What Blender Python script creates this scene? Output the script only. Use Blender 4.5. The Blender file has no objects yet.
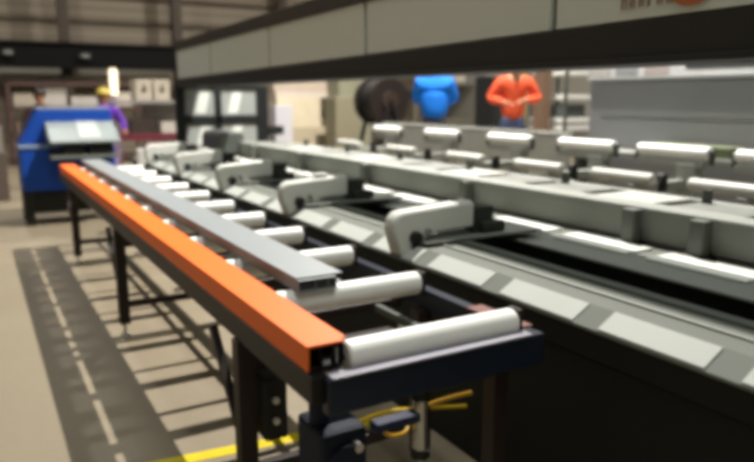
import bpy, bmesh, math, random
from mathutils import Vector, Matrix
random.seed(4)
C = bpy.context.scene.collection
sc = bpy.context.scene
PI = math.pi

# ------------------------------------------------------------ materials
def lin(h):
    h = h.lstrip('#'); r = []
    for i in (0, 2, 4):
        c = int(h[i:i+2], 16)/255
        r.append(c/12.92 if c <= .04045 else ((c+.055)/1.055)**2.4)
    return (*r, 1)

MATS = {}
def mat(name, col, rough=.5, metal=0, var=.12, scale=6, alpha=None, emit=None, bump=0):
    if name in MATS: return MATS[name]
    m = bpy.data.materials.new(name); m.use_nodes = True
    nt = m.node_tree; b = nt.nodes['Principled BSDF']
    b.inputs['Roughness'].default_value = rough; b.inputs['Specular IOR Level'].default_value = .3; b.inputs['Metallic'].default_value = metal
    c = lin(col)
    tc = nt.nodes.new('ShaderNodeTexCoord'); nz = nt.nodes.new('ShaderNodeTexNoise')
    nz.inputs['Scale'].default_value = scale; nz.inputs['Detail'].default_value = 4
    nt.links.new(tc.outputs['Object'], nz.inputs['Vector'])
    mx = nt.nodes.new('ShaderNodeMix'); mx.data_type = 'RGBA'
    mx.inputs['A'].default_value = tuple(x*(1-var) for x in c[:3])+(1,)
    mx.inputs['B'].default_value = tuple(min(1, x*(1+var)) for x in c[:3])+(1,)
    nt.links.new(nz.outputs['Fac'], mx.inputs['Factor'])
    nt.links.new(mx.outputs['Result'], b.inputs['Base Color'])
    if bump:
        bp = nt.nodes.new('ShaderNodeBump'); bp.inputs['Strength'].default_value = bump
        nt.links.new(nz.outputs['Fac'], bp.inputs['Height']); nt.links.new(bp.outputs['Normal'], b.inputs['Normal'])
    if alpha is not None: b.inputs['Alpha'].default_value = alpha
    if emit:
        b.inputs['Emission Color'].default_value = c; b.inputs['Emission Strength'].default_value = emit
    MATS[name] = m
    return m

def floor_mat():
    m = bpy.data.materials.new('concrete'); m.use_nodes = True; nt = m.node_tree; b = nt.nodes['Principled BSDF']
    tc = nt.nodes.new('ShaderNodeTexCoord')
    n1 = nt.nodes.new('ShaderNodeTexNoise'); n1.inputs['Scale'].default_value = .7; n1.inputs['Detail'].default_value = 8
    n2 = nt.nodes.new('ShaderNodeTexNoise'); n2.inputs['Scale'].default_value = 18; n2.inputs['Detail'].default_value = 5
    for n in (n1, n2): nt.links.new(tc.outputs['Object'], n.inputs['Vector'])
    a = nt.nodes.new('ShaderNodeMath'); a.operation = 'MULTIPLY_ADD'; a.inputs[1].default_value = .3
    nt.links.new(n2.outputs['Fac'], a.inputs[0]); nt.links.new(n1.outputs['Fac'], a.inputs[2])
    r = nt.nodes.new('ShaderNodeValToRGB'); r.color_ramp.elements[0].position = .35; r.color_ramp.elements[1].position = .9
    r.color_ramp.elements[0].color = lin('#837762'); r.color_ramp.elements[1].color = lin('#908570')
    nt.links.new(a.outputs[0], r.inputs['Fac']); nt.links.new(r.outputs['Color'], b.inputs['Base Color'])
    b.inputs['Roughness'].default_value = .62
    return m

def cladding_mat(name, c1, c2, scale, axis='Z'):
    m = bpy.data.materials.new(name); m.use_nodes = True; nt = m.node_tree; b = nt.nodes['Principled BSDF']
    tc = nt.nodes.new('ShaderNodeTexCoord'); w = nt.nodes.new('ShaderNodeTexWave')
    w.bands_direction = axis; w.inputs['Scale'].default_value = scale; w.inputs['Distortion'].default_value = 0
    nt.links.new(tc.outputs['Object'], w.inputs['Vector'])
    mx = nt.nodes.new('ShaderNodeMix'); mx.data_type = 'RGBA'
    mx.inputs['A'].default_value = lin(c1); mx.inputs['B'].default_value = lin(c2)
    nt.links.new(w.outputs['Fac'], mx.inputs['Factor']); nt.links.new(mx.outputs['Result'], b.inputs['Base Color'])
    b.inputs['Roughness'].default_value = .7
    return m

# ------------------------------------------------------------ mesh helpers
def box(bm, x0, x1, y0, y1, z0, z1, M=None):
    v = [bm.verts.new((x, y, z)) for x in (x0, x1) for y in (y0, y1) for z in (z0, z1)]
    for f in ((0,1,3,2), (4,6,7,5), (0,4,5,1), (2,3,7,6), (0,2,6,4), (1,5,7,3)): bm.faces.new([v[i] for i in f])
    if M is not None: bmesh.ops.transform(bm, matrix=M, verts=v)
    return v
def cyl(bm, a, b, r, n=20, r2=None, cap=True):
    a = Vector(a); b = Vector(b); d = b-a; q = d.to_track_quat('Z', 'Y').to_matrix().to_4x4()
    M = Matrix.Translation((a+b)/2) @ q
    return bmesh.ops.create_cone(bm, cap_ends=cap, segments=n, radius1=r, radius2=r if r2 is None else r2, depth=d.length, matrix=M)['verts']
def ball(bm, c, r, sx=1, sy=1, sz=1, n=14):
    M = Matrix.Translation(c) @ Matrix.Diagonal((sx, sy, sz, 1))
    return bmesh.ops.create_uvsphere(bm, u_segments=n, v_segments=n//2+2, radius=r, matrix=M)['verts']
def prism(bm, pts, d0, d1, plane='XZ'):
    """extrude polygon pts; plane XZ extrudes along Y, YZ along X, XY along Z"""
    def P(p, d):
        return {'XZ': (p[0], d, p[1]), 'YZ': (d, p[0], p[1]), 'XY': (p[0], p[1], d)}[plane]
    a = [bm.verts.new(P(p, d0)) for p in pts]; b = [bm.verts.new(P(p, d1)) for p in pts]
    n = len(pts); bm.faces.new(a); bm.faces.new(b[::-1])
    for i in range(n): bm.faces.new((a[i], b[i], b[(i+1) % n], a[(i+1) % n]))
def tube(bm, pts, r, n=10):
    pts = [Vector(p) for p in pts]; rings = []
    for i, p in enumerate(pts):
        t = (pts[min(i+1, len(pts)-1)]-pts[max(i-1, 0)]).normalized()
        u = t.cross(Vector((0, 0, 1)));  u = u.normalized() if u.length > 1e-3 else Vector((1, 0, 0)); w = t.cross(u)
        rings.append([bm.verts.new(p+r*(math.cos(k*2*PI/n)*u+math.sin(k*2*PI/n)*w)) for k in range(n)])
    for a, b in zip(rings, rings[1:]):
        for k in range(n): bm.faces.new((a[k], a[(k+1) % n], b[(k+1) % n], b[k]))
    bm.faces.new(rings[0]); bm.faces.new(rings[-1][::-1])
def curve_pts(ctrl, n=8):
    out = []; P = [ctrl[0]]+list(ctrl)+[ctrl[-1]]
    for i in range(1, len(P)-2):
        p0, p1, p2, p3 = [Vector(P[j]) for j in (i-1, i, i+1, i+2)]
        for k in range(n):
            t = k/n
            out.append(.5*((2*p1)+(p2-p0)*t+(2*p0-5*p1+4*p2-p3)*t*t+(-p0+3*p1-3*p2+p3)*t**3))
    out.append(Vector(ctrl[-1])); return out
def obj(name, bm, m, parent=None, bevel=0, smooth=False, loc=None):
    bmesh.ops.recalc_face_normals(bm, faces=bm.faces)
    me = bpy.data.meshes.new(name); bm.to_mesh(me); bm.free()
    o = bpy.data.objects.new(name, me); C.objects.link(o)
    me.materials.append(m)
    if parent is not None:
        o.parent = parent
        # shapes are written in the thing's own frame
    if loc: o.location = loc
    if smooth:
        for p in me.polygons: p.use_smooth = True
        try: me.set_sharp_from_angle(angle=math.radians(40))
        except Exception: pass
    if bevel:
        b = o.modifiers.new('bevel', 'BEVEL'); b.width = bevel; b.segments = 2; b.limit_method = 'ANGLE'
    return o
def B(): return bmesh.new()
def bx(name, m, parent, *a, bevel=0, M=None):
    bm = B(); box(bm, *a, M=M); return obj(name, bm, m, parent, bevel)
def cy(name, m, parent, a, b, r, n=20, r2=None):
    bm = B(); cyl(bm, a, b, r, n, r2); return obj(name, bm, m, parent, smooth=True)
def tag(o, label, cat, group=None, kind=None):
    if label: o['label'] = label
    if cat: o['category'] = cat
    if group: o['group'] = group
    if kind: o['kind'] = kind
    return o
def thing(name, label, cat, loc=(0, 0, 0), rz=0, group=None):
    o = bpy.data.objects.new(name, None); C.objects.link(o); o.location = loc; o.rotation_euler = (0, 0, rz)
    o.empty_display_size = .1
    return tag(o, label, cat, group)
def struct(name, bm, m):
    o = obj(name, bm, m); o['kind'] = 'structure'; return o
def copy_tree(o, parent=None):
    c = o.copy(); C.objects.link(c); c.parent = parent
    for ch in [x for x in bpy.data.objects if x.parent == o]: copy_tree(ch, c)
    return c

# ------------------------------------------------------------ palette
white_pvc = mat('white_pvc', '#f6f6f2', .5, var=.03)
plate = mat('pale_plate', '#b6bab4', .75, var=.04)
mgrey = mat('machine_grey', '#6c7069', .75, var=.06)
mgrey2 = mat('machine_grey_dark', '#565a54', .7, var=.08)
cover = mat('clamp_cover', '#cfd1ca', .55, var=.04)
black = mat('black_paint', '#1c1d1b', .5, var=.15)
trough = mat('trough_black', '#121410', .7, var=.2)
navy = mat('navy_frame', '#1a2231', .4, var=.12)
legm = mat('leg_dark', '#2b211e', .5, var=.12)
orange = mat('orange_coat', '#f97010', .5, var=.05)
alu = mat('grey_profile', '#8b9193', .5, .1, var=.05)
silver = mat('silver', '#b8b8b4', .25, .8, var=.05)
alulip = mat('aluminium_lip', '#8d8b95', .45, .2, var=.05)
gpanel = mat('gantry_panel', '#c6cabd', .5, var=.03)
gblack = mat('gantry_black', '#25231f', .55, var=.15)
gtop = mat('gantry_top', '#3a342a', .6, var=.15)
glass = mat('window_pane', '#9ca19e', .5, var=.05)
blue = mat('machine_blue', '#1546a0', .4, var=.08)
yellow = mat('tape_yellow', '#d9c414', .6, var=.12, scale=20)
hosem = mat('hose_yellow', '#c79a2c', .4, var=.1)

# ------------------------------------------------------------ setting
bm = B(); box(bm, -6, 16, -5, 22, -.2, 0); struct('floor', bm, floor_mat())
wallm = cladding_mat('cladding', '#8d8271', '#7b7060', 1.1, 'Z')
bm = B(); box(bm, -6, 16, 22, 22.2, 0, 8.5); struct('wall_back', bm, wallm)
wm2 = mat('plaster', '#8f8b80', .8, var=.1, scale=2)
bm = B(); box(bm, -6.2, -6, -5, 22, 0, 8.5); struct('wall_left', bm, wm2)
bm = B(); box(bm, 16, 16.2, -5, 22, 0, 8.5); struct('wall_right', bm, wm2)
bm = B(); box(bm, -6, 16, -5.2, -5, 0, 8.5); struct('wall_front', bm, wm2)
bm = B(); box(bm, -6, 16, -5, 22, 8.5, 8.7); struct('ceiling', bm, cladding_mat('roof_sheet', '#6d675c', '#5e594f', 2.5, 'X'))
girt = mat('girt', '#5f5547', .7); colm = mat('column_steel', '#3f352b', .6)
n = 1
for z in (3.72, 4.45, 5.2):                      # wall girts
    bm = B(); box(bm, -6, 16, 21.86, 22, z, z+.10); struct('trim_%d' % n, bm, girt); n += 1
for x in (-2.9, 2.35, 5.35, 8.6, 11.8):         # steel columns (H sections)
    bm = B(); box(bm, x-.13, x+.13, 20.55, 20.58, 0, 8.5); box(bm, x-.13, x+.13, 20.82, 20.85, 0, 8.5); box(bm, x-.02, x+.02, 20.58, 20.82, 0, 8.5)
    struct('trim_%d' % n, bm, colm); n += 1
bm = B(); box(bm, -6, 16, 20.1, 20.35, 2.36, 2.42); box(bm, -6, 16, 20.1, 20.35, 2.98, 3.04); box(bm, -6, 16, 20.2, 20.25, 2.42, 2.98)
struct('trim_%d' % n, bm, mat('girder_black', '#0c0a09', .95)); n += 1
bm = B(); box(bm, -6, 5.2, 21.2, 21.9, 2.02, 2.4); struct('trim_%d' % n, bm, mat('pale_band', '#c4c0b4', .7))
# small lamp fixtures on girder
for (x, z, l) in ((.95, 2.72, 'left'), (2.75, 2.68, 'right')):
    t = thing('bulkhead_lamp', 'small pale lamp fixed to the black girder at far back, the %smost of the two' % l, 'lamp', (x, 20.0, z))
    bm = B(); box(bm, -.12, .12, -.02, .1, -.05, .05); obj('lamp_base', bm, mgrey2, t, .01)
    bm = B(); ball(bm, (0, -.03, 0), .06, 1.6, .6, .6); obj('diffuser', bm, mat('diffuser_dim', '#a09e98', .5), t, smooth=True)

# ------------------------------------------------------------ roller table
T = thing('roller_table', 'dark framed infeed roller table with white rollers running away from the camera', 'roller table', (1.15, 1.6, 0))
def tb(name, m, x0, x1, y0, y1, z0, z1, bevel=.004, parent=T):
    return bx(name, m, parent, x0-1.15, x1-1.15, y0-1.6, y1-1.6, z0, z1, bevel=bevel)
YE = 8.0
tb('side_rail', mat('rail_dark', '#171211', .5), .752, .80, 1.66, YE, .745, .829)
tb('profile_ledge', legm, .80, .87, 1.68, YE, .822, .829, .001)
tb('side_rail', navy, 1.545, 1.595, 1.66, YE, .74, .825)
tb('corner_plate', mat('corner_red', '#7a4f48', .5), 1.535, 1.61, 1.70, 1.98, .826, .832)
fr = B(); box(fr, .79-1.15, 1.60-1.15, .03, .075, .715, .825); obj('front_bar', fr, navy, T, .006)
lip = B(); box(lip, .80-1.15, 1.54-1.15, .022, .075, .826, .834); obj('front_lip', lip, alulip, T, .003)
tb('end_bar', navy, .80, 1.545, YE-.05, YE, .70, .80)
tb('inner_rail', mgrey2, 1.42, 1.45, 1.66, YE-.05, .70, .73)
for i, y in enumerate([1.715+.585*k for k in range(11)]):
    bm = B(); cyl(bm, (.884-1.15, y-1.6, .853), (1.525-1.15, y-1.6, .853), .047, 28)
    r = obj('roller', bm, white_pvc, T, .008, smooth=True)
    bm = B(); cyl(bm, (.881-1.15, y-1.6, .853), (1.55-1.15, y-1.6, .853), .012, 10); obj('axle', bm, silver, r)
    for o in (r,): pass
    tb('cross_member', legm, .86, 1.56, y+.17, y+.20, .70, .74, .003)
    tb('roller_bracket', legm, 1.53, 1.55, y-.03, y+.03, .80, .90, .003)
for y in (2.30, 4.76, 7.14):
    for x, s in ((.775, 1), (1.55, -1)):
        bm = B(); box(bm, x-.034-1.15, x+.034-1.15, y-.034-1.6, y+.034-1.6, .09, .745 if x < 1 else .74); l = obj('leg', bm, legm, T, .004)
        bm = B(); cyl(bm, (x-1.15, y-1.6, .02), (x-1.15, y-1.6, .10), .012, 10); cyl(bm, (x-1.15, y-1.6, 0), (x-1.15, y-1.6, .022), .04, 18, .025)
        obj('levelling_foot', bm, mat('zinc', '#d8d6ce', .3, .3), l, smooth=True)
    tb('leg_brace', legm, .77, 1.54, y-.02, y+.02, .20, .245, .003)
    tb('leg_brace', legm, .77, 1.54, y-.02, y+.02, .62, .68, .003)
    # diagonal brace 
    bm = B(); M = Matrix.Translation((.755-1.15, y-1.6+.16, .55)) @ Matrix.Rotation(-.75, 4, 'X'); box(bm, -.015, .015, -.015, .015, -.21, .21, M); obj('diagonal_brace', bm, legm, T)
bm = B(); box(bm, 1.44-1.15, 1.50-1.15, .09, .15, .02, .715); l = obj('leg', bm, legm, T, .004)
bm = B(); box(bm, 1.42-1.15, 1.52-1.15, .07, .17, 0, .02); obj('levelling_foot', bm, mat('zinc', '#d8d6ce', .3, .3), l)
# pneumatic cylinder and valve gear hanging under the front bar
bm = B(); cyl(bm, (.03, .15, .46), (.03, .15, .66), .026, 20); g = obj('lift_cylinder', bm, silver, T, smooth=True)
for za, zb in ((.435, .462), (.64, .72)):
    cy('cylinder_cap', black, g, (.03, .15, za), (.03, .15, zb), .033)
gearm = mat('gear_navy', '#141d30', .7, var=.15)
bm = B(); box(bm, -.33, -.17, .14, .34, .42, .60); g = obj('gearbox', bm, gearm, T, .02)
bm = B(); cyl(bm, (-.25, .12, .50), (-.25, .30, .50), .06, 22); cyl(bm, (-.29, .24, .6), (-.29, .24, .70), .035, 18); obj('motor_housing', bm, gearm, g, .006, smooth=True)
for fx, fz in ((-.22, .55), (-.29, .46), (-.22, .45)):
    cy('fitting', silver, g, (fx, .105, fz), (fx, .142, fz), .015, 12)
bm = B(); box(bm, -.18, -.02, .07, .12, .60, .63); obj('air_manifold', bm, mat('manifold_blue', '#1d2846', .6), T, .006)
bm = B(); box(bm, -.33, -.24, .62, .74, .36, .60); g = obj('control_box', bm, black, T, .01)
for iz in (.52, .44): cy('indicator', mat('zinc', '#d8d6ce', .3, .3), g, (-.29, .605, iz), (-.29, .622, iz), .012, 14)
bm = B(); tube(bm, curve_pts([(-.15, .1, .61), (-.1, .13, .55), (-.02, .16, .53), (.04, .21, .56), (.12, .17, .60), (.2, .1, .64)]), .007); obj('air_hose', bm, hosem, T, smooth=True)

# ------------------------------------------------------------ profiles lying on the table
def hollow_profile(bm, x0, x1, z0, z1, y0, y1, t=.006, webs=()):
    box(bm, x0, x1, y0, y1, z1-t, z1); box(bm, x0, x1, y0, y1, z0, z0+t)
    box(bm, x0, x0+t, y0, y1, z0+t, z1-t); box(bm, x1-t, x1, y0, y1, z0+t, z1-t)
    for w in webs: box(bm, w, w+t*.7, y0, y1, z0+t, z1-t)
P = thing('window_profile', 'long orange-topped hollow window profile along the left edge of the roller table', 'window profile', (.82, 1.7, .832))
bm = B(); box(bm, -.062, .058, 0, 6.25, .072, .078); box(bm, -.062, -.056, 0, 6.25, 0, .072); box(bm, .058, .076, .03, 6.3, .072, .076)
obj('orange_shell', bm, orange, P)
dk = mat('profile_core', '#1a1512', .6)
bm = B(); hollow_profile(bm, -.055, .055, 0, .071, .004, 6.29, .005, (-.02, .02)); box(bm, -.02, .02, .004, 6.29, .03, .035); obj('dark_core', bm, dk, P)
bm = B(); box(bm, -.012, .012, .0, .03, .008, .026); box(bm, .03, .036, 0, .03, .01, .06); obj('metal_stiffener', bm, silver, P, .002)
P = thing('window_profile', 'long grey metal profile lying across the white rollers beside the orange one', 'window profile', (1.07, 2.24, .901))
bm = B(); hollow_profile(bm, -.10, .055, 0, .046, 0, 5.7, .004, (-.03, .02)); box(bm, -.10, .09, .02, 5.7, .046, .053); box(bm, .055, .088, .02, 5.7, .014, .019)
obj('extrusion', bm, alu, P, .0015)
bm = B(); box(bm, -.09, .06, .01, .02, .006, .03); obj('dark_chamber', bm, mat('chamber', '#3c4144', .6), P)

# ------------------------------------------------------------ machining centre
MC = thing('machining_center', 'long grey profile machining center with white plates, clamps and overhead gantry', 'machine', (2.4, 0, 0))
OX = 2.4
def mb(name, m, x0, x1, y0, y1, z0, z1, bevel=.004, parent=MC):
    return bx(name, m, parent, x0-OX, x1-OX, y0, y1, z0, z1, bevel=bevel)
Y0, Y1 = -1.4, 9.6
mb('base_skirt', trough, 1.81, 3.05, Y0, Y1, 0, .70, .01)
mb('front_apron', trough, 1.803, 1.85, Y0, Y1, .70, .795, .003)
bm = B(); prism(bm, [(1.85-OX, .70), (1.85-OX, .796), (1.80-OX, .796), (1.80-OX, .808), (1.895-OX, .862), (2.21-OX, .862), (2.21-OX, .84), (2.17-OX, .70)], Y0, Y1); obj('front_bed', bm, mgrey, MC, .003)
mb('guide_rail', mat('rail_bright', '#9a9d96', .7, 0), 2.005, 2.02, Y0, Y1, .862, .872)
mb('guide_rail', mgrey2, 2.12, 2.18, Y0, Y1, .862, .874)
mb('rear_bed', mgrey, 2.50, 2.98, Y0, Y1, .83, .845)
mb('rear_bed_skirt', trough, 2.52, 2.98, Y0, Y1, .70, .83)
mb('rear_beam', mat('beam_grey', '#92968f', .6, 0, var=.05), 3.0, 3.12, Y0, Y1, .86, 1.04, .012)
mb('rear_beam_foot', mgrey2, 2.98, 3.14, Y0, Y1, .70, .86)
ang = math.atan2(.054, .095)
for k in range(-2, 16):                           # sloping white plates in the front bed
    y = 1.16+.525*k
    if y > Y1-.5: break
    M = Matrix.Translation((1.848-OX, y+.225, .8365)) @ Matrix.Rotation(-ang, 4, 'Y')
    bm = B(); box(bm, -.050, .050, -.205, .205, -.003, .004, M); obj('white_plate', bm, plate, MC, .003)
for k in range(-2, 16):                           # white plates of the rear bed
    y = 1.0+.62*k
    if y > Y1-.6: break
    bm = B(); box(bm, 2.70-OX, 2.91-OX, y, y+.50, .845, .858); obj('rear_white_plate', bm, mat('rear_plate', '#cfd2cb', .7, var=.04), MC, .004)
for y in (2.42, 2.02, 3.85, 5.3, 6.7, 8.1):
    mb('beam_post', mgrey, 2.92, 2.985, y-.04, y+.04, .845, 1.03, .006)
    mb('post_foot', black, 2.9, 2.99, y-.07, y+.07, .845, .862, .003)
# clamps: carriage + rounded cover
def arc(cx, cz, r, a0, a1, n=8):
    return [(cx+r*math.cos(math.radians(a0+(a1-a0)*i/n)), cz+r*math.sin(math.radians(a0+(a1-a0)*i/n))) for i in range(n+1)]
for i, y in enumerate((2.92, 4.36, 5.78, 7.2, 8.62)):
    bm = B(); box(bm, 1.90-OX, 2.68-OX, y-.13, y+.17, .874, .89); box(bm, 1.80-OX, 1.9-OX, y-.05, y+.05, .812, .88); cr = obj('clamp_carriage', bm, mgrey, MC, .006)
    pts = [(1.80-OX, .815), (1.765-OX, .93)]+arc(1.84-OX, .965, .075, 180, 100)+[(2.22-OX, 1.065)]+arc(2.235-OX, 1.04, .03, 80, 0)+[(2.262-OX, .925), (2.02-OX, .915), (1.96-OX, .895), (1.93-OX, .815)]
    bm = B(); prism(bm, pts, y-.055, y+.055); cv = obj('clamp_cover', bm, cover, MC, .016, smooth=True)
    bm = B(); cyl(bm, (1.885-OX, y-.085, .905), (1.885-OX, y-.05, .905), .034, 18); box(bm, 1.865-OX, 1.905-OX, y-.075, y-.05, .85, .90); obj('clamp_knob', bm, black, cv, .004, smooth=True)
    bm = B(); cyl(bm, (1.96-OX, y-.075, .93), (1.96-OX, y-.05, .93), .018, 14); obj('bolt', bm, silver, cv, smooth=True)
    bm = B(); box(bm, 2.27-OX, 2.40-OX, y-.05, y+.05, .895, 1.03); box(bm, 2.30-OX, 2.46-OX, y-.08, y+.08, .895, .95); obj('clamp_slide', bm, mat('slide_dark', '#2c302b', .5), MC, .01)
    if i in (1, 3): mb('sensor_box', cover, 2.02, 2.12, y-.03, y+.03, 1.058, 1.085, .006)
# dark rounded spindle housing near the far end
bm = B(); prism(bm, [(2.72-OX, .86), (2.72-OX, 1.08)]+arc(2.80-OX, 1.10, .07, 170, 90, 5)+arc(3.0-OX, 1.10, .07, 90, 10, 5)+[(3.10-OX, .86)], 8.75, 9.5); obj('spindle_housing', bm, mat('housing', '#565a56', .5), MC, .02, smooth=True)
# gantry
gz = lambda y: 1.97-.0095*y
gt = lambda y: 2.37-.008*y
GX = 2.7; GA, GB = -1.5, 10.6
bm = B(); prism(bm, [(GA, 1.775), (GB, 1.775), (GB, gz(GB)), (GA, gz(GA))], GX-OX, GX+.3-OX, 'YZ'); obj('gantry_beam', bm, gblack, MC, .004)
mb('gantry_flange', gblack, GX-.03, GX+.33, GA, GB, 1.755, 1.785)
bm = B(); prism(bm, [(GA, gt(GA)), (GB, gt(GB)), (GB, gt(GB)+.13), (GA, gt(GA)+.13)], GX-OX-.01, GX+.3-OX, 'YZ'); obj('gantry_top_rail', bm, gtop, MC, .004)
bm = B(); prism(bm, [(GA, gz(GA)), (GB, gz(GB)), (GB, gt(GB)), (GA, gt(GA))], GX+.05-OX, GX+.3-OX, 'YZ'); obj('gantry_back', bm, gblack, MC)
seams = [-1.3, .77, 2.81, 4.84, 6.86, 8.88, 10.56]
for k, (a, b) in enumerate(zip(seams, seams[1:])):
    a_, b_ = a+.025, b-.025
    bm = B(); prism(bm, [(a_, gz(a_)+.01), (b_, gz(b_)+.01), (b_, gt(b_)-.006), (a_, gt(a_)-.006)], GX+.005-OX, GX+.05-OX, 'YZ'); pn = obj('gantry_panel', bm, gpanel, MC, .003)
    if k == 1:                                     # orange brand mark with faint lettering strokes
        lg = mat('logo_orange', '#a9623a', .5); bm = B()
        for q in range(20):
            a1 = q*2*PI/20; a2 = (q+1)*2*PI/20
            f = [bm.verts.new((GX-.003-OX, 1.985-R*1.35*math.cos(t), 2.068+R*math.sin(t))) for R, t in ((.082, a1), (.082, a2), (.045, a2), (.045, a1))]
            bm.faces.new(f)
        box(bm, GX-.003-OX, GX+.004-OX, 1.92, 2.05, 2.055, 2.08)
        obj('logo', bm, lg, pn)
        for q, (w, h) in enumerate(((.035, .05), (.03, .035), (.03, .035), (.012, .05), (.03, .035), (.03, .035))):
            y = 2.36-q*.05; bm = B()
            box(bm, GX-.001-OX, GX+.004-OX, y-w, y-w+.01, 2.01, 2.01+h); box(bm, GX-.001-OX, GX+.004-OX, y-w, y, 2.01+h-.01, 2.01+h)
            box(bm, GX-.001-OX, GX+.004-OX, y-.01, y, 2.01, 2.01+h)
            obj('logo_letter', bm, mat('logo_faint', '#94806f', .6), pn)
mb('gantry_column', gblack, 2.75, 3.0, GA, GA+.25, 0, 1.76, .01)
# guard with four panes closing the far end
W0, W1, YW = 2.66, 4.12, 10.55
wf = mat('guard_black', '#1b1f1f', .5)
bm = B()
box(bm, W0-OX, W0+.14-OX, YW, YW+.10, 0, 1.80); box(bm, W1-.19-OX, W1-OX, YW, YW+.10, 0, 1.80)
box(bm, W0+.14-OX, W1-.19-OX, YW, YW+.10, 1.73, 1.80); box(bm, W0+.14-OX, W1-.19-OX, YW, YW+.10, 1.21, 1.34); box(bm, W0+.14-OX, W1-.19-OX, YW, YW+.10, .2, .86)
box(bm, W0+.60-OX, W0+.70-OX, YW, YW+.10, .86, 1.73); box(bm, W1-OX, W1+.26-OX, YW, YW+.1, 1.02, 1.16)
g = obj('end_guard', bm, wf, MC, .01)
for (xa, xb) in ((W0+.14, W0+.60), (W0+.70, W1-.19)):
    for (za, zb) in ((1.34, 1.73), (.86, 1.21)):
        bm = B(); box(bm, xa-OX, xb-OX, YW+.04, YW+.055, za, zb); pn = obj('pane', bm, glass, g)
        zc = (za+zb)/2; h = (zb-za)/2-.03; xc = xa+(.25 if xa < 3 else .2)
        bm = B(); prism(bm, [(xc-.10-OX, zc-h), (xc+.06-OX, zc-h), (xc+.14-OX, zc+h), (xc-.01-OX, zc+h)], YW+.036, YW+.041); obj('pane_reflection', bm, mat('reflection_pale', '#e0e4de', .5), pn)  # pale slanted panel imitates a bright reflection on the pane

# ------------------------------------------------------------ roller racks behind the machine
rg = mat('rack_grey', '#9b9d97', .6, 0, var=.12)
rd = mat('rack_dark', '#464944', .5)
def rack_unit(label, x, y):
    t = thing('roller_stand', label, 'roller stand', (x, y, 0), 0, 'grey roller stands behind the machine')
    bm = B(); box(bm, -.05, .05, -.08, .08, 0, 1.12); obj('post', bm, rg, t, .005)
    bm = B(); box(bm, -.28, .28, -.18, .18, 0, .03); obj('foot_plate', bm, rd, t, .004)
    bm = B(); box(bm, -.035, .035, -.12, .46, 1.09, 1.14); obj('bracket', bm, rg, t, .004)
    bm = B(); cyl(bm, (0, -.16, 1.205), (0, .46, 1.205), .045, 22); r = obj('roller', bm, white_pvc, t, .01, smooth=True)
    for ya in (-.19, .465):
        bm = B(); box(bm, -.02, .02, ya, ya+.025, 1.12, 1.22); obj('roller_holder', bm, rd, t, .003)
    bm = B(); box(bm, -.6, .12, .0, .07, .93, 1.0); obj('cross_arm', bm, rg, t, .004)
    bm = B(); cyl(bm, (-.55, -.12, 1.045), (-.55, .42, 1.045), .04, 20); obj('lower_roller', bm, mat('lower_pvc', '#c9cac3', .4), t, .008, smooth=True)
    bm = B(); cyl(bm, (-.55, .03, .5), (-.55, .03, .93), .03, 12); box(bm, -.6, -.5, -.02, .08, 0, .5); obj('jack', bm, rd, t, .003, smooth=True)
    bm = B(); cyl(bm, (-.30, -.03, 1.03), (-.30, .03, 1.03), .035, 16); box(bm, -.34, -.26, -.02, .02, .93, 1.02); obj('clamp_knob', bm, mat('knob_black', '#22211f', .5), t, .004, smooth=True)
    return t
spots = [(4.6, 2.45), (4.6, 3.28), (4.6, 4.15), (4.6, 5.15), (4.6, 6.3), (4.6, 7.5)]
nm = ['first (rightmost, nearest) of the six', 'second from the right of the six', 'third from the right of the six', 'third from the left of the six', 'second from the left of the six', 'leftmost and farthest of the six']
base = None
for (x, y), l in zip(spots, nm):
    lab = 'grey stand with a white roller behind the machine, '+l
    if base is None: base = rack_unit(lab, x, y)
    else:
        c = copy_tree(base); c.location = (x, y, 0); c['label'] = lab
# long low slatted transfer table between machine and stands
tt = thing('transfer_table', 'long low grey transfer table of bright slats just behind the machine beam', 'table', (3.55, 5, 0))
bm = B(); box(bm, -.22, -.17, -4.2, 4.0, .92, 1.0); box(bm, .17, .22, -4.2, 4.0, .92, 1.0); obj('side_rail', bm, rg, tt, .005)
for k in range(15):
    y = -4.05+.56*k
    bm = B(); box(bm, -.17, .17, y, y+.44, .975, 1.0); obj('slat', bm, mat('slat_grey', '#7c7e79', .5) if k % 3 else mat('slat_bright', '#b4b6b0', .4), tt, .004)
    if k % 2 == 0:
        bm = B(); box(bm, -.21, -.15, y+.1, y+.16, 0, .92); box(bm, .15, .21, y+.1, y+.16, 0, .92); obj('leg', bm, rd, tt, .004)
        bm = B(); cyl(bm, (.1, y+.4, 1.0), (.1, y+.4, 1.08), .03, 14); obj('stop_pin', bm, rd, tt, smooth=True)
# small goods on the transfer table
def carton(name, label, cat, x, y, z, sx, sy, sz, col, rz=0, group=None, flap=True):
    t = thing(name, label, cat, (x, y, z), rz, group)
    m = mat('carton_'+col.strip('#'), col, .7, var=.1)
    bm = B(); box(bm, -sx/2, sx/2, -sy/2, sy/2, 0, sz); obj('box_body', bm, m, t, .008)
    if flap:
        bm = B(); box(bm, -sx/2-.002, sx/2+.002, -.02, .02, sz-.05, sz+.002); obj('tape_strip', bm, mat('tape_'+col.strip('#'), '#b5ab98', .4), t)
    return t
lb = thing('low_bench', 'long low grey bench between roller stands and the big steel cabinet', 'bench', (5.02, 3.4, 0))
bm = B(); box(bm, -.12, .12, -1.7, 1.4, 1.10, 1.14); obj('bench_top', bm, rg, lb, .005)
for sy in (-1.6, 1.3):
    bm = B(); box(bm, -.1, .1, sy-.04, sy+.04, 0, 1.10); obj('leg', bm, rd, lb, .004)
carton('tool_crate', 'olive green crate on the low grey bench in front of the cabinet', 'crate', 5.02, 3.55, 1.14, .2, .75, .09, '#6f785c')
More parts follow.
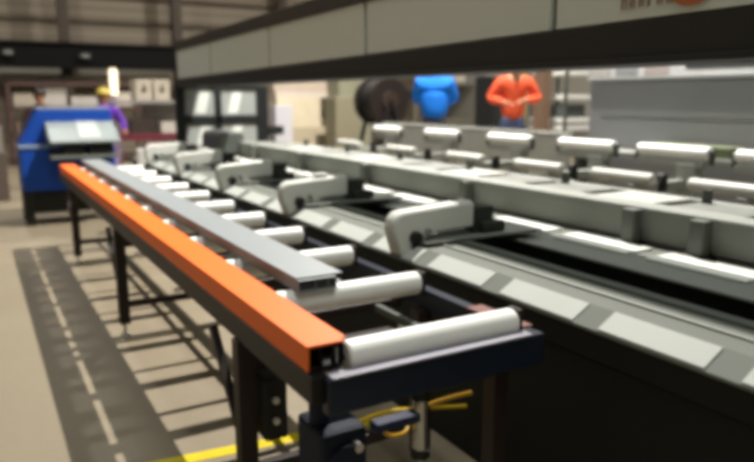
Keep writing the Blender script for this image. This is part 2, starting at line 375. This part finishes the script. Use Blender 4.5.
carton('parts_box', 'small dark red box beside the olive crate', 'box', 5.02, 2.95, 1.14, .18, .16, .08, '#6e4038', flap=False)
pp = thing('partition', 'long low grey partition in front of the people on the walkway', 'partition', (5.1, 7.1, 0))
bm = B(); box(bm, -.02, .02, -2.1, 1.45, .1, 1.22); obj('panel', bm, mat('partition_grey', '#bdbeb8', .5), pp, .005)
bm = B(); box(bm, -.04, .04, -2.12, 1.47, 1.22, 1.26); obj('top_rail', bm, rg, pp, .005)
for sy in (-2.0, -.3, 1.35):
    bm = B(); box(bm, -.05, .05, sy-.04, sy+.04, 0, .1); obj('foot', bm, rd, pp)

# ------------------------------------------------------------ right-hand background
gc = thing('steel_cabinet', 'big long plain grey steel cabinet with pale top edge at right behind roller stands', 'cabinet', (5.6, 2.4, 0))
cm = mat('cabinet_grey', '#8f9193', .45, .1, var=.05, scale=2)
bm = B(); box(bm, -.4, .4, -2.8, 2.45, .08, 1.76); obj('body', bm, cm, gc, .01)
bm = B(); box(bm, -.42, .42, -2.82, 2.47, 1.76, 1.79); obj('top_sheet', bm, mat('cab_top', '#b9bbbb', .4), gc, .004)
bm = B(); box(bm, -.403, -.40, -2.8, 2.3, 1.44, 1.446); obj('seam', bm, mat('seam', '#7c7e80', .6), gc)
bm = B(); box(bm, -.36, .36, -2.7, 2.2, 0, .08); obj('plinth', bm, black, gc)
gc = thing('machine_cabinet', 'pale grey far machine housing with dark slot window above the steel cabinet', 'cabinet', (8.6, 5.2, 0))
bm = B(); box(bm, -.5, .5, -3.5, 2.0, 0, 2.25); obj('body', bm, mat('pale_cab', '#a5a7a8', .5), gc, .02)
bm = B(); box(bm, -.52, -.49, -.35, .75, 1.98, 2.14); obj('slot_window', bm, mat('slot_dark', '#3c3f40', .2), gc, .01)
for q, col in enumerate(('#8b8380', '#77797b', '#93908d')):
    bm = B(); box(bm, -.51, -.49, 1.0+q*.5, 1.4+q*.5, 1.9, 2.15); obj('access_panel', bm, mat('acc%d' % q, col, .5), gc, .01)
sh = thing('storage_shelf', 'white open shelf unit with dark gap left of the big grey cabinet', 'shelf', (8.3, 8.35, 0))
wsh = mat('shelf_white', '#cfcec8', .5)
for z in (.3, .75, 1.10, 1.22, 1.58, 1.95):
    bm = B(); box(bm, -.3, .3, -.4, .4, z, z+.07); obj('shelf_board', bm, wsh, sh, .005)
for sx in (-1, 1):
    for sy in (-1, 1):
        bm = B(); box(bm, sx*.29-.02, sx*.29+.02, sy*.39-.02, sy*.39+.02, 0, 2.02); obj('upright', bm, rd, sh)
bm = B(); box(bm, -.24, .24, -.3, .3, 1.29, 1.5); o = obj('storage_bin', bm, mat('bin_dark', '#4c5150', .5), None, .01); o.location = (8.3, 8.35, 0); tag(o, 'dark grey bin on the middle of the white shelf unit', 'bin')
def post(name, label, x, y, w, h, col):
    t = thing(name, label, 'post', (x, y, 0))
    m = mat('post_'+col.strip('#'), col, .6)
    bm = B(); box(bm, -w/2, w/2, -w/2, w/2, .02, h); obj('shaft', bm, m, t, .01)
    bm = B(); box(bm, -w*.8, w*.8, -w*.8, w*.8, 0, .02); obj('base_plate', bm, m, t)
post('steel_post', 'olive yellow steel post right of the person in orange', 8.45, 9.6, .28, 2.6, '#8a8157')
post('steel_post', 'brown steel post beside the white shelf unit', 7.6, 8.05, .2, 2.3, '#6b5646')
# operator platform
pf = thing('operator_platform', 'raised grey steel walkway behind the roller stands where people stand', 'platform', (6.3, 7.4, 0))
bm = B(); box(bm, -.95, 1.2, -1.6, 1.25, .36, .42); obj('deck', bm, rg, pf, .005)
for sx in (-.85, 1.1):
    for sy in (-1.5, 1.15):
        bm = B(); box(bm, sx-.03, sx+.03, sy-.03, sy+.03, 0, .36); obj('leg', bm, rd, pf)

# ------------------------------------------------------------ people
skinm = mat('skin', '#b98368', .55, var=.05)
def skin_mesh(name, chains, m, parent, sub=2):
    """chains: list of lists of (x,y,z,r[,r2]); first vertex of a chain may be an int = index of a shared vertex"""
    V = []; E = []; R = []; roots = []
    for ch in chains:
        prev = None
        for i, it in enumerate(ch):
            if isinstance(it, int): prev = it; continue
            V.append(it[:3]); R.append((it[3], it[4] if len(it) > 4 else it[3])); k = len(V)-1
            if prev is not None: E.append((prev, k))
            else: roots.append(k)
            prev = k
    me = bpy.data.meshes.new(name); me.from_pydata(V, E, [])
    o = bpy.data.objects.new(name, me); C.objects.link(o)
    s = o.modifiers.new('s', 'SKIN'); s.use_smooth_shade = True
    for i, r in enumerate(R): me.skin_vertices[0].data[i].radius = r
    for i in range(len(V)): me.skin_vertices[0].data[i].use_root = i in roots
    u = o.modifiers.new('u', 'SUBSURF'); u.levels = sub; u.render_levels = sub
    dg = bpy.context.evaluated_depsgraph_get(); me2 = bpy.data.meshes.new_from_object(o.evaluated_get(dg))
    o.modifiers.clear(); o.data = me2; me2.materials.clear(); me2.materials.append(m)
    for p in me2.polygons: p.use_smooth = True
    o.parent = parent
    return o
def person(label, loc, rz, shirt, trousers, hair, arms, hat=None, lean=0.0, bulk=1.0):
    """local frame: faces -Y, z up. arms: ((elbow),(wrist),(hand dir)) for right(-x) and left(+x)"""
    t = thing('person', label, 'person', loc, rz)
    L = lean
    ch = [[(0, 0, .93, .13, .10), (0, -.2*L, 1.08, .125, .09), (0, -.6*L, 1.28, .15, .10), (0, -.95*L, 1.42, .13, .085), (0, -1.1*L, 1.49, .05), (0, -1.25*L-.01, 1.535, .055), (0, -1.35*L-.015, 1.58, .075, .09), (0, -1.4*L-.01, 1.65, .078, .095), (0, -1.45*L, 1.715, .05, .06)]]
    for s in (-1, 1):
        ch.append([0, (s*.09, 0, .86, .085), (s*.10, -.01, .50, .058), (s*.105, .02, .12, .040), (s*.105, .03, .05, .042), (s*.11, -.12, .03, .036, .028)])
    hands = []
    for s, (el, wr, hd) in zip((-1, 1), arms):
        sh = Vector((s*.17, -.9*L, 1.41)); el = Vector(el); wr = Vector(wr); hd = Vector(hd).normalized()
        pal = wr+hd*.075
        ch.append([3, (*sh, .055), (*((sh+el)/2), .047), (*el, .040), (*((el+wr)/2), .036), (*wr, .026), (*pal, .034, .018)])
        side = hd.cross(Vector((0, 0, 1)));  side = side.normalized() if side.length > .1 else Vector((0, -1, 0))
        nrm = side.cross(hd)
        for q, ln in enumerate((.062, .072, .067, .052)):
            b0 = pal+side*(.027-.018*q)+hd*.006; b1 = b0+hd*ln*.5-nrm*.006; b2 = b1+hd*ln*.4-nrm*.022
            hands.append([(*b0, .0095), (*b1, .009), (*b2, .007)])
        tb0 = wr+hd*.03+side*.022; tb1 = tb0+side*.028+hd*.022; tb2 = tb1+hd*.026-nrm*.008
        hands.append([(*tb0, .012), (*tb1, .0105), (*tb2, .008)])
    body = skin_mesh('body', ch+hands, skinm, t)
    hx, hy, hz = 0, -1.38*L-.01, 1.625
    # face
    bm = B(); ball(bm, (0, hy-.100, hz-.015), .014, .8, 1.3, 1.6); ball(bm, (-.078, hy+.0, hz-.005), .02, .5, .9, 1.4); ball(bm, (.078, hy, hz-.005), .02, .5, .9, 1.4); obj('nose_and_ears', bm, skinm, body, smooth=True)
    bm = B(); ball(bm, (-.032, hy-.083, hz+.012), .011); ball(bm, (.032, hy-.083, hz+.012), .011); obj('eyes', bm, mat('eye', '#2a211c', .2), body, smooth=True)
    bm = B(); ball(bm, (0, hy-.086, hz-.058), .012, 2, .5, .4); obj('mouth', bm, mat('lips', '#8d4c42', .5), body, smooth=True)
    bm = B(); vs = ball(bm, (0, hy+.018, hz+.03), .108, .86, 1.0, .98, 20)
    for v in vs:
        if v.co.y < hy-.03 and v.co.z < hz+.07: v.co.y = hy-.03
        if v.co.z < hz-.05: v.co.z = hz-.05
    obj('hair', bm, mat('hair_'+hair.strip('#'), hair, .8), t, smooth=True)
    if hat:
        hm = mat('hat_'+hat.strip('#'), hat, .4)
        bm = B(); vs = ball(bm, (0, hy+.01, hz+.05), .122, .9, 1.05, .85, 20)
        for v in vs: v.co.z = max(v.co.z, hz+.045)
        cyl(bm, (0, hy-.01, hz+.045), (0, hy-.01, hz+.053), .145, 24); obj('helmet', bm, hm, t, smooth=True)
    sm = mat('cloth_'+shirt.strip('#'), shirt, .8, var=.18, scale=9)
    sc_ = [[(0, 0, .85, .165, .13), (0, -.2*L, 1.06, .15*bulk, .115*bulk), (0, -.6*L, 1.28, .172*bulk, .122*bulk), (0, -.95*L, 1.42, .13*bulk, .10*bulk), (0, -1.08*L, 1.50, .068, .068)]]
    for s, (el, wr, hd) in zip((-1, 1), arms):
        sh = Vector((s*.19, -.9*L, 1.375)); el = Vector(el); wr = Vector(wr)
        sc_.append([3, (*sh, .078*bulk), (*((sh+el)/2), .066*bulk), (*el, .058*bulk), (*((el+wr)/2), .052*bulk), (*(wr*.93+el*.07), .042)])
    obj_s = skin_mesh('jacket', sc_, sm, t)
    tm = mat('cloth_'+trousers.strip('#'), trousers, .85, var=.15, scale=9)
    tc = [[(0, 0, 1.0, .14, .11), (0, 0, .90, .15, .12)]]
    for s in (-1, 1): tc.append([1, (s*.095, 0, .82, .105), (s*.105, -.01, .50, .075), (s*.11, .02, .12, .06), (s*.11, .02, .09, .06)])
    skin_mesh('trousers', tc, tm, t)
    for s in (-1, 1):
        bm = B(); vs = ball(bm, (s*.11, -.055, .045), .05, .9, 2.5, .9, 16)
        for v in vs: v.co.z = max(v.co.z, 0.002)
        obj('shoe', bm, mat('shoe', '#221f1d', .5), t, smooth=True)
    return t
# blue: back three-quarter to the camera, arms forward
person('person in a bright blue jacket with back turned behind the roller stands', (5.6, 8.05, .42), math.radians(140), '#1673d8', '#23262e', '#2a1d18',
       (((-.27, -.10, 1.16), (-.13, -.32, 1.14), (.3, -1, -.1)), ((.27, -.10, 1.16), (.13, -.32, 1.12), (-.3, -1, -.1))), bulk=1.42)
person('person in an orange-red top and blue jeans facing us with hands held together in front', (6.44, 7.38, .42), math.radians(-35), '#d85634', '#39425c', '#201a18',
       (((-.33, -.08, 1.17), (-.14, -.29, 1.12), (.75, -.6, -.1)), ((.33, -.08, 1.17), (.13, -.29, 1.15), (-.75, -.6, -.1))), lean=.12, bulk=1.15)
# purple: far left
person('person in purple wearing a yellow helmet beyond the blue machine', (1.97, 12.6, .0), math.radians(10), '#5e2fa0', '#9c84a8', '#2b1d15',
       (((-.27, -.1, 1.17), (-.2, -.3, 1.05), (.1, -1, 0)), ((.27, -.1, 1.17), (.2, -.3, 1.05), (-.1, -1, 0))), hat='#c9b455')
person('person in brown workwear standing behind the blue machine at far left', (1.02, 13.0, 0), math.radians(-5), '#3b2a22', '#2c2521', '#1e1613',
       (((-.27, -.02, 1.15), (-.27, -.12, .92), (0, -.3, -1)), ((.27, -.02, 1.15), (.27, -.12, .92), (0, -.3, -1))), hat='#241b16')

# dark drum on cradle
dr = thing('cable_drum', 'large dark brown round drum on a stand left of the person in blue', 'drum', (5.50, 9.4, 0), math.radians(4))
dm = mat('drum_dark', '#1d1511', .6, var=.2); dm2 = mat('drum_body', '#141210', .6)
bm = B(); cyl(bm, (0, -.28, 1.55), (0, -.22, 1.55), .36, 40); obj('flange', bm, dm, dr, .006, smooth=True)
bm = B(); cyl(bm, (0, .12, 1.55), (0, .18, 1.55), .36, 40); obj('flange', bm, dm, dr, .006, smooth=True)
bm = B(); cyl(bm, (0, -.22, 1.55), (0, .12, 1.55), .31, 40); obj('winding', bm, dm2, dr, smooth=True)
bm = B(); cyl(bm, (0, -.31, 1.55), (0, -.28, 1.55), .15, 30); obj('hub', bm, mat('hub_brown', '#33261f', .5), dr, .006, smooth=True)
bm = B()
for y in (-.25, .15):
    for s in (-1, 1):
        prism(bm, [(s*.5, 0), (s*.44, 0), (s*.02, 1.5), (s*.08, 1.5)], y-.02+(.06 if y > 0 else -.06), y+.02+(.06 if y > 0 else -.06))
cyl(bm, (0, -.36, 1.55), (0, .26, 1.55), .03, 14); box(bm, -.5, .5, -.34, -.3, 0, .04); box(bm, -.5, .5, .2, .24, 0, .04)
obj('cradle', bm, mat('cradle_black', '#191715', .6), dr)

tc_ = thing('tool_cabinet', 'tall black tool cabinet behind the person in orange, on the walkway', 'cabinet', (6.78, 8.2, .42))
bm = B(); box(bm, -.2, .2, -.2, .2, .03, 1.5); obj('carcass', bm, black, tc_, .01)
bm = B(); box(bm, -.18, .18, -.215, -.2, .06, 1.47); dd = obj('door', bm, black, tc_, .004)
bm = B(); box(bm, .12, .14, -.235, -.215, .8, .95); obj('handle', bm, silver, dd)
for sx in (-.16, .16):
    bm = B(); box(bm, sx-.03, sx+.03, -.16, .16, 0, .03); obj('foot', bm, black, tc_)

# ------------------------------------------------------------ middle background: cupboards and cartons behind the guard
cu = thing('cupboard', 'tall grey-green cupboard left of the dark drum', 'cupboard', (5.8, 11.0, 0))
um = mat('greengrey', '#84836f', .6)
bm = B(); box(bm, -.33, .33, -.25, .25, 0, 2.3); obj('carcass', bm, um, cu, .008)
for s in (-1, 1):
    bm = B(); box(bm, min(0, s*.32)+.004, max(0, s*.32)-.004, -.27, -.25, .08, 2.27); d = obj('door', bm, um, cu, .004)
    bm = B(); box(bm, s*.04-.01, s*.04+.01, -.295, -.27, 1.1, 1.25); obj('handle', bm, silver, d, .003)
for k, (x, z, sx, sz, col, l) in enumerate((
    (4.98, 0, .95, 1.1, '#b3a78f', 'large beige carton on the floor left of the grey-green cupboard'),
    (4.92, 1.1, .82, .50, '#cfc3a9', 'cream carton stacked on the large beige carton behind the guard'),
    (5.05, 1.6, 1.1, .1, '#c9beb0', 'flat pale packet on top of the cream carton'),
    (5.05, 1.7, 1.15, .17, '#b9aa9a', 'long light brown box topmost of the carton stack behind the guard'))):
    carton('carton', l, 'carton', x, 11.4+.02*k, z, sx, .55, sz, col, group=None)
carton('carton', 'lilac white carton standing right of the black guard panes', 'carton', 4.5, 10.98, 0, .30, .3, 1.48, '#c4c2c8')
carton('carton', 'grey olive carton in front of the grey-green cupboard', 'carton', 5.38, 10.45, 0, .42, .4, 1.62, '#827c66')
# pallet rack along the back
def rack(label, x, y, w, h, col, rz=0):
    t = thing('pallet_rack', label, 'rack', (x, y, 0), rz)
    m = mat('rk'+col.strip('#'), col, .6)
    for sx in (-w/2, w/2):
        for sy in (-.4, .4):
            bm = B(); box(bm, sx-.04, sx+.04, sy-.04, sy+.04, 0, h); obj('upright', bm, m, t)
    for z in (.1, h*.36, h*.68, h-.06):
        bm = B(); box(bm, -w/2, w/2, -.44, -.36, z, z+.07); box(bm, -w/2, w/2, .36, .44, z, z+.07); box(bm, -w/2, w/2, -.4, .4, z+.05, z+.08); obj('shelf_beam', bm, m, t)
    return t, [.1+.08, h*.36+.08, h*.68+.08, h+.02]
ORD = ['first', 'second', 'third', 'fourth', 'fifth', 'sixth', 'seventh', 'eighth', 'ninth', 'tenth']
goods = ['#a89f90', '#8c7f70', '#c9c0b2', '#6f5f52', '#b8b2aa', '#7d7a78', '#93685c', '#d3cdc3']
gname = {'#a89f90': 'tan', '#8c7f70': 'brown', '#c9c0b2': 'cream', '#6f5f52': 'dark brown', '#b8b2aa': 'light grey', '#7d7a78': 'grey', '#93685c': 'reddish brown', '#d3cdc3': 'off-white'}
for (x, y, w, h, col, l) in ((-.9, 18.6, 2.9, 1.95, '#5b463d', 'at far left'), (2.3, 18.9, 3.0, 1.95, '#54403a', 'behind purple person'),
                             (7.6, 17.5, 3.6, 2.6, '#66604c', 'behind green cupboard'), (11.6, 14.5, 3.6, 2.8, '#6c665a', 'behind orange person')):
    t, lv = rack('brown steel storage rack holding cartons, '+l, x, y, w, h, col)
    for li in ((1, 2) if x < 5 else (2, 3)):
        z = lv[li]; xx = -w/2+.1; k = 0
        gap = (lv[li+1]-z-.1) if li < 3 else .35
        while xx < w/2-.35:
            sx = random.uniform(.3, .62); sz = min(gap-.03, random.uniform(.22, .5)); col2 = random.choice(goods)
            if xx+sx > w/2-.06: break
            carton('carton', '%s carton, %s from left, %s shelf, rack %s' % (gname[col2], ORD[k], ['', 'lower', 'middle', 'top'][li], l),
                   'carton', x+xx+sx/2, y, z, sx, .6, sz, col2, group='cartons on the racks at the back', flap=False)
            xx += sx+random.uniform(.03, .12); k += 1

# white crates with dark marks, right of purple person
for k, x in enumerate((2.92, 3.26)):
    t = carton('carton', 'cream box with dark round mark far behind, %s of the pair' % ('left' if k == 0 else 'right'), 'carton', x*13/14, 13.2, 1.56, .28, .5, .36, '#bdb3a2', flap=False)
    bm = B(); cyl(bm, (0, -.252, .18), (0, -.246, .18), .05, 14); cyl(bm, (.01, -.252, .26), (.01, -.246, .26), .025, 12); o = obj('printed_mark', bm, mat('mark_dark', '#4a4038', .7), t)
wb = thing('workbench', 'cluttered grey workbench with dark red front rail behind the table end', 'workbench', (2.95, 13.2, 0))
bm = B(); box(bm, -.85, .55, -.4, .4, 1.5, 1.56); obj('upper_shelf', bm, mat('benchgrey', '#8b8984', .5), wb, .005)
bm = B(); box(bm, -.85, .55, -.4, .4, .86, .92); obj('worktop', bm, mat('benchtop', '#b2a7a0', .5), wb, .005)
bm = B(); box(bm, -.9, .6, -.44, -.40, .86, .98); obj('front_rail', bm, mat('maroon', '#6c2a36', .5), wb, .005)
bm = B(); box(bm, -.2, .5, .2, .24, .92, 1.5); obj('back_panel', bm, mat('benchgrey2', '#9a9a94', .5), wb, .005)
for sx in (-.8, .5):
    for sy in (-.35, .35):
        bm = B(); box(bm, sx-.03, sx+.03, sy-.03, sy+.03, 0, 1.5); obj('leg', bm, mat('bench_leg', '#5a4640', .5), wb)
carton('toolbox', 'dark brown toolbox on the shelf of the far workbench', 'toolbox', 2.62, 12.98, .92, .4, .3, .3, '#3c322c', flap=False)
carton('carton', 'off-white carton on the top of the far workbench', 'carton', 3.1, 12.98, .92, .3, .3, .25, '#c3bdb2')
carton('pallet_box', 'pink-tinged box standing on the floor before the far workbench', 'box', 2.86, 11.9, 0, .75, .5, .62, '#b9979c')
b2 = carton('pallet_box', 'pale pink box stacked on the pink-tinged floor box', 'box', 2.84, 11.9, .62, .62, .45, .22, '#c9a9b0', flap=False)
wp = thing('support_post', 'short white post standing behind the end of the roller table', 'post', (1.67, 8.4, 0))
bm = B(); box(bm, -.04, .04, -.04, .04, .02, 1.02); obj('shaft', bm, mat('postwhite', '#cfcbc6', .5), wp, .01)
bm = B(); box(bm, -.07, .07, -.07, .07, 0, .02); obj('base_plate', bm, mgrey2, wp)
# light mast behind purple person
lm = thing('lit_lamp_column', 'bright white lamp column glowing beside the person in purple', 'lamp', (2.45, 14.4, 0))
bm = B(); cyl(bm, (0, 0, 0), (0, 0, 1.65), .06, 16); cyl(bm, (0, 0, 0), (0, 0, .04), .2, 20); obj('mast', bm, mat('lilac_mast', '#a58fa8', .5), lm, smooth=True)
bm = B(); cyl(bm, (0, 0, 1.65), (0, 0, 2.15), .075, 20); obj('lamp_tube', bm, mat('tube_light', '#ffe9c8', .4, emit=1.3), lm, .03, smooth=True)

# ------------------------------------------------------------ blue machine at the table's far end
bmn = thing('saw_machine', 'blue machine with sloping grey hood at the far end of the roller table', 'machine', (1.1, 9.9, 0))
bm = B(); box(bm, -.62, .50, -.25, .5, .44, .98); obj('lower_housing', bm, blue, bmn, .02)
bm = B(); box(bm, -.63, .51, -.27, .52, .98, 1.02); obj('trim_band', bm, mat('band_pale', '#7f93b0', .4), bmn, .005)
bm = B(); prism(bm, [(-.62, 1.02), (-.38, 1.46), (.50, 1.46), (.56, 1.02)], -.1, .5); obj('upper_housing', bm, blue, bmn, .02)
bm = B(); box(bm, -.38, .50, -.1, .5, 1.46, 1.48); obj('top_edge', bm, mat('topedge', '#8c97a6', .4), bmn, .004)
bm = B(); prism(bm, [(-.1, 1.30), (-.13, 1.30), (-.62, 1.08), (-.62, 1.05), (-.1, 1.05)], -.3, .52, 'YZ'); obj('sloping_hood', bm, mat('hood', '#8f9897', .4), bmn, .01)
bm = B(); prism(bm, [(-.12, 1.302), (-.14, 1.305), (-.56, 1.115), (-.56, 1.105)], .05, .3, 'YZ'); obj('hood_window', bm, mat('hoodw', '#b5bbb8', .3), bmn)
bm = B(); box(bm, -.3, .48, -.62, -.25, .86, .90); obj('work_shelf', bm, mgrey, bmn, .005)
bm = B(); box(bm, -.15, .1, -.55, -.35, .90, 1.0); cyl(bm, (.15, -.5, .95), (.4, -.5, .95), .05, 16); cyl(bm, (-.28, -.45, .93), (-.1, -.45, .93), .03, 12); box(bm, .2, .45, -.42, -.3, .9, 1.03); obj('saw_mechanism', bm, mat('mech_black', '#23241f', .45), bmn, .008, smooth=True)
for sx in (-.56, .44):
    for sy in (-.2, .44):
        bm = B(); box(bm, sx-.05, sx+.05, sy-.05, sy+.05, 0, .44); obj('leg', bm, black, bmn, .005)
bm = B(); box(bm, -.50, .38, -.16, .40, .14, .43); obj('shade_box', bm, black, bmn, .01)  # black box added to darken the shaded space under the housing
# low dark crates left
carton('crate', 'brown crate on the floor left of the blue machine', 'crate', .12, 12.6, 0, .6, .5, .75, '#5d5148')
carton('crate', 'grey crate stacked on the brown crate left of the blue machine', 'crate', .14, 12.6, .75, .5, .45, .4, '#8a857c')
carton('crate', 'light grey crate at the far left edge', 'crate', -.62, 12.9, 0, .6, .6, 1.1, '#97938c')

# ------------------------------------------------------------ floor marks
bm = B(); prism(bm, [(.2, 2.92), (2.9, 2.62), (2.9, 2.70), (.2, 3.00)], .0006, .0025, 'XY')
tag(obj('floor_marking', bm, yellow), 'yellow painted stripe on the floor crossing under the roller table', 'floor marking')
bm = B(); tube(bm, curve_pts([(.93, 1.96, .5), (1.0, 2.12, .36), (1.154, 2.3, 0.291), (1.255, 2.3, 0.305), (1.374, 2.3, 0.316), (1.601, 2.3, 0.28), (1.795, 2.3, 0.244)], 6), .009)
hs = obj('air_hose', bm, mat('hose_yellow_bright', '#d8b22a', .5), smooth=True)
tag(hs, 'yellow air hose slung under the roller table to the machine', 'hose')

# ------------------------------------------------------------ lamps
def bay_lamp(x, y, z, power, size, label, col=(1, .95, .88)):
    t = thing('high_bay_lamp', label, 'lamp', (x, y, z))
    bm = B(); cyl(bm, (0, 0, .06), (0, 0, .30), .24, 28, .09, cap=False); cyl(bm, (0, 0, .30), (0, 0, .42), .09, 20); obj('reflector', bm, silver, t, smooth=True)
    bm = B(); cyl(bm, (0, 0, .42), (0, 0, 8.5-z), .012, 8); obj('suspension_rod', bm, black, t)
    l = bpy.data.lights.new('lamp_bulb', 'AREA'); l.shape = 'DISK'; l.size = size; l.energy = power; l.color = col
    lo = bpy.data.objects.new('lamp_bulb', l); C.objects.link(lo); lo.location = (0, 0, .02); lo.parent = t
bay_lamp(4.75, 6.0, 7.9, 1650, .12, 'high bay lamp above the machine casting the hard shadows')
bay_lamp(7.5, 13.5, 7.9, 900, .4, 'unseen high bay lamp added as fill over the far racks at right')  # out of view, added to light the back of the hall
bay_lamp(.5, 15.0, 7.9, 300, .4, 'unseen high bay lamp added as fill over the far left corner')  # out of view, added to brighten the back wall at left
def add_fill_light(x, y, sx, sy, power, label):  # unseen soft area light added under the ceiling as fill
    t = thing('fill_light', label, 'fill light', (x, y, 8.44))
    bm = B(); box(bm, -sx/2, sx/2, -sy/2, sy/2, 0, .04); obj('frame', bm, white_pvc, t)
    l = bpy.data.lights.new('fill_glow', 'AREA'); l.shape = 'RECTANGLE'; l.size = sx; l.size_y = sy; l.energy = power; l.color = (.95, 1, .97)
    lo = bpy.data.objects.new('fill_glow', l); C.objects.link(lo); lo.location = (0, 0, -.03); lo.parent = t
add_fill_light(9.5, 6.0, 1.6, 10, 330, 'long unseen fill light added over the right aisle')
add_fill_light(-1.5, 8.0, 1.6, 10, 70, 'long unseen fill light added over the left aisle')
add_fill_light(1.2, -.6, 1.6, 5, 230, 'short unseen fill light added over the near end of the roller table')

w = bpy.data.worlds.new('world'); sc.world = w; w.use_nodes = True
w.node_tree.nodes['Background'].inputs[0].default_value = (.05, .05, .05, 1)

# ------------------------------------------------------------ camera
cam = bpy.data.cameras.new('camera'); co = bpy.data.objects.new('camera', cam); C.objects.link(co); sc.camera = co
f, vx, vy, cx, cy_ = 690., -31., 98., 377., 231.
Yc = Vector((vx-cx, cy_-vy, -f)).normalized(); Zc = Vector((0, f, cy_-vy)).normalized(); Xc = Yc.cross(Zc)
R = Matrix((Xc, Yc, Zc))          # rows = world axes in camera frame -> camera-to-world rotation
co.matrix_world = Matrix.Translation((0, 0, 1.6)) @ R.to_4x4()
cam.sensor_width = 36; cam.lens = f/754*36; cam.clip_end = 100
cam.dof.use_dof = True; cam.dof.focus_distance = 2.6; cam.dof.aperture_fstop = 1.3

sc.view_settings.view_transform = 'Standard'; sc.view_settings.look = 'None'; sc.view_settings.gamma = 1
sc.view_settings.exposure = 0
sc.cycles.use_denoising = True
sc.cycles.filter_width = 4.5
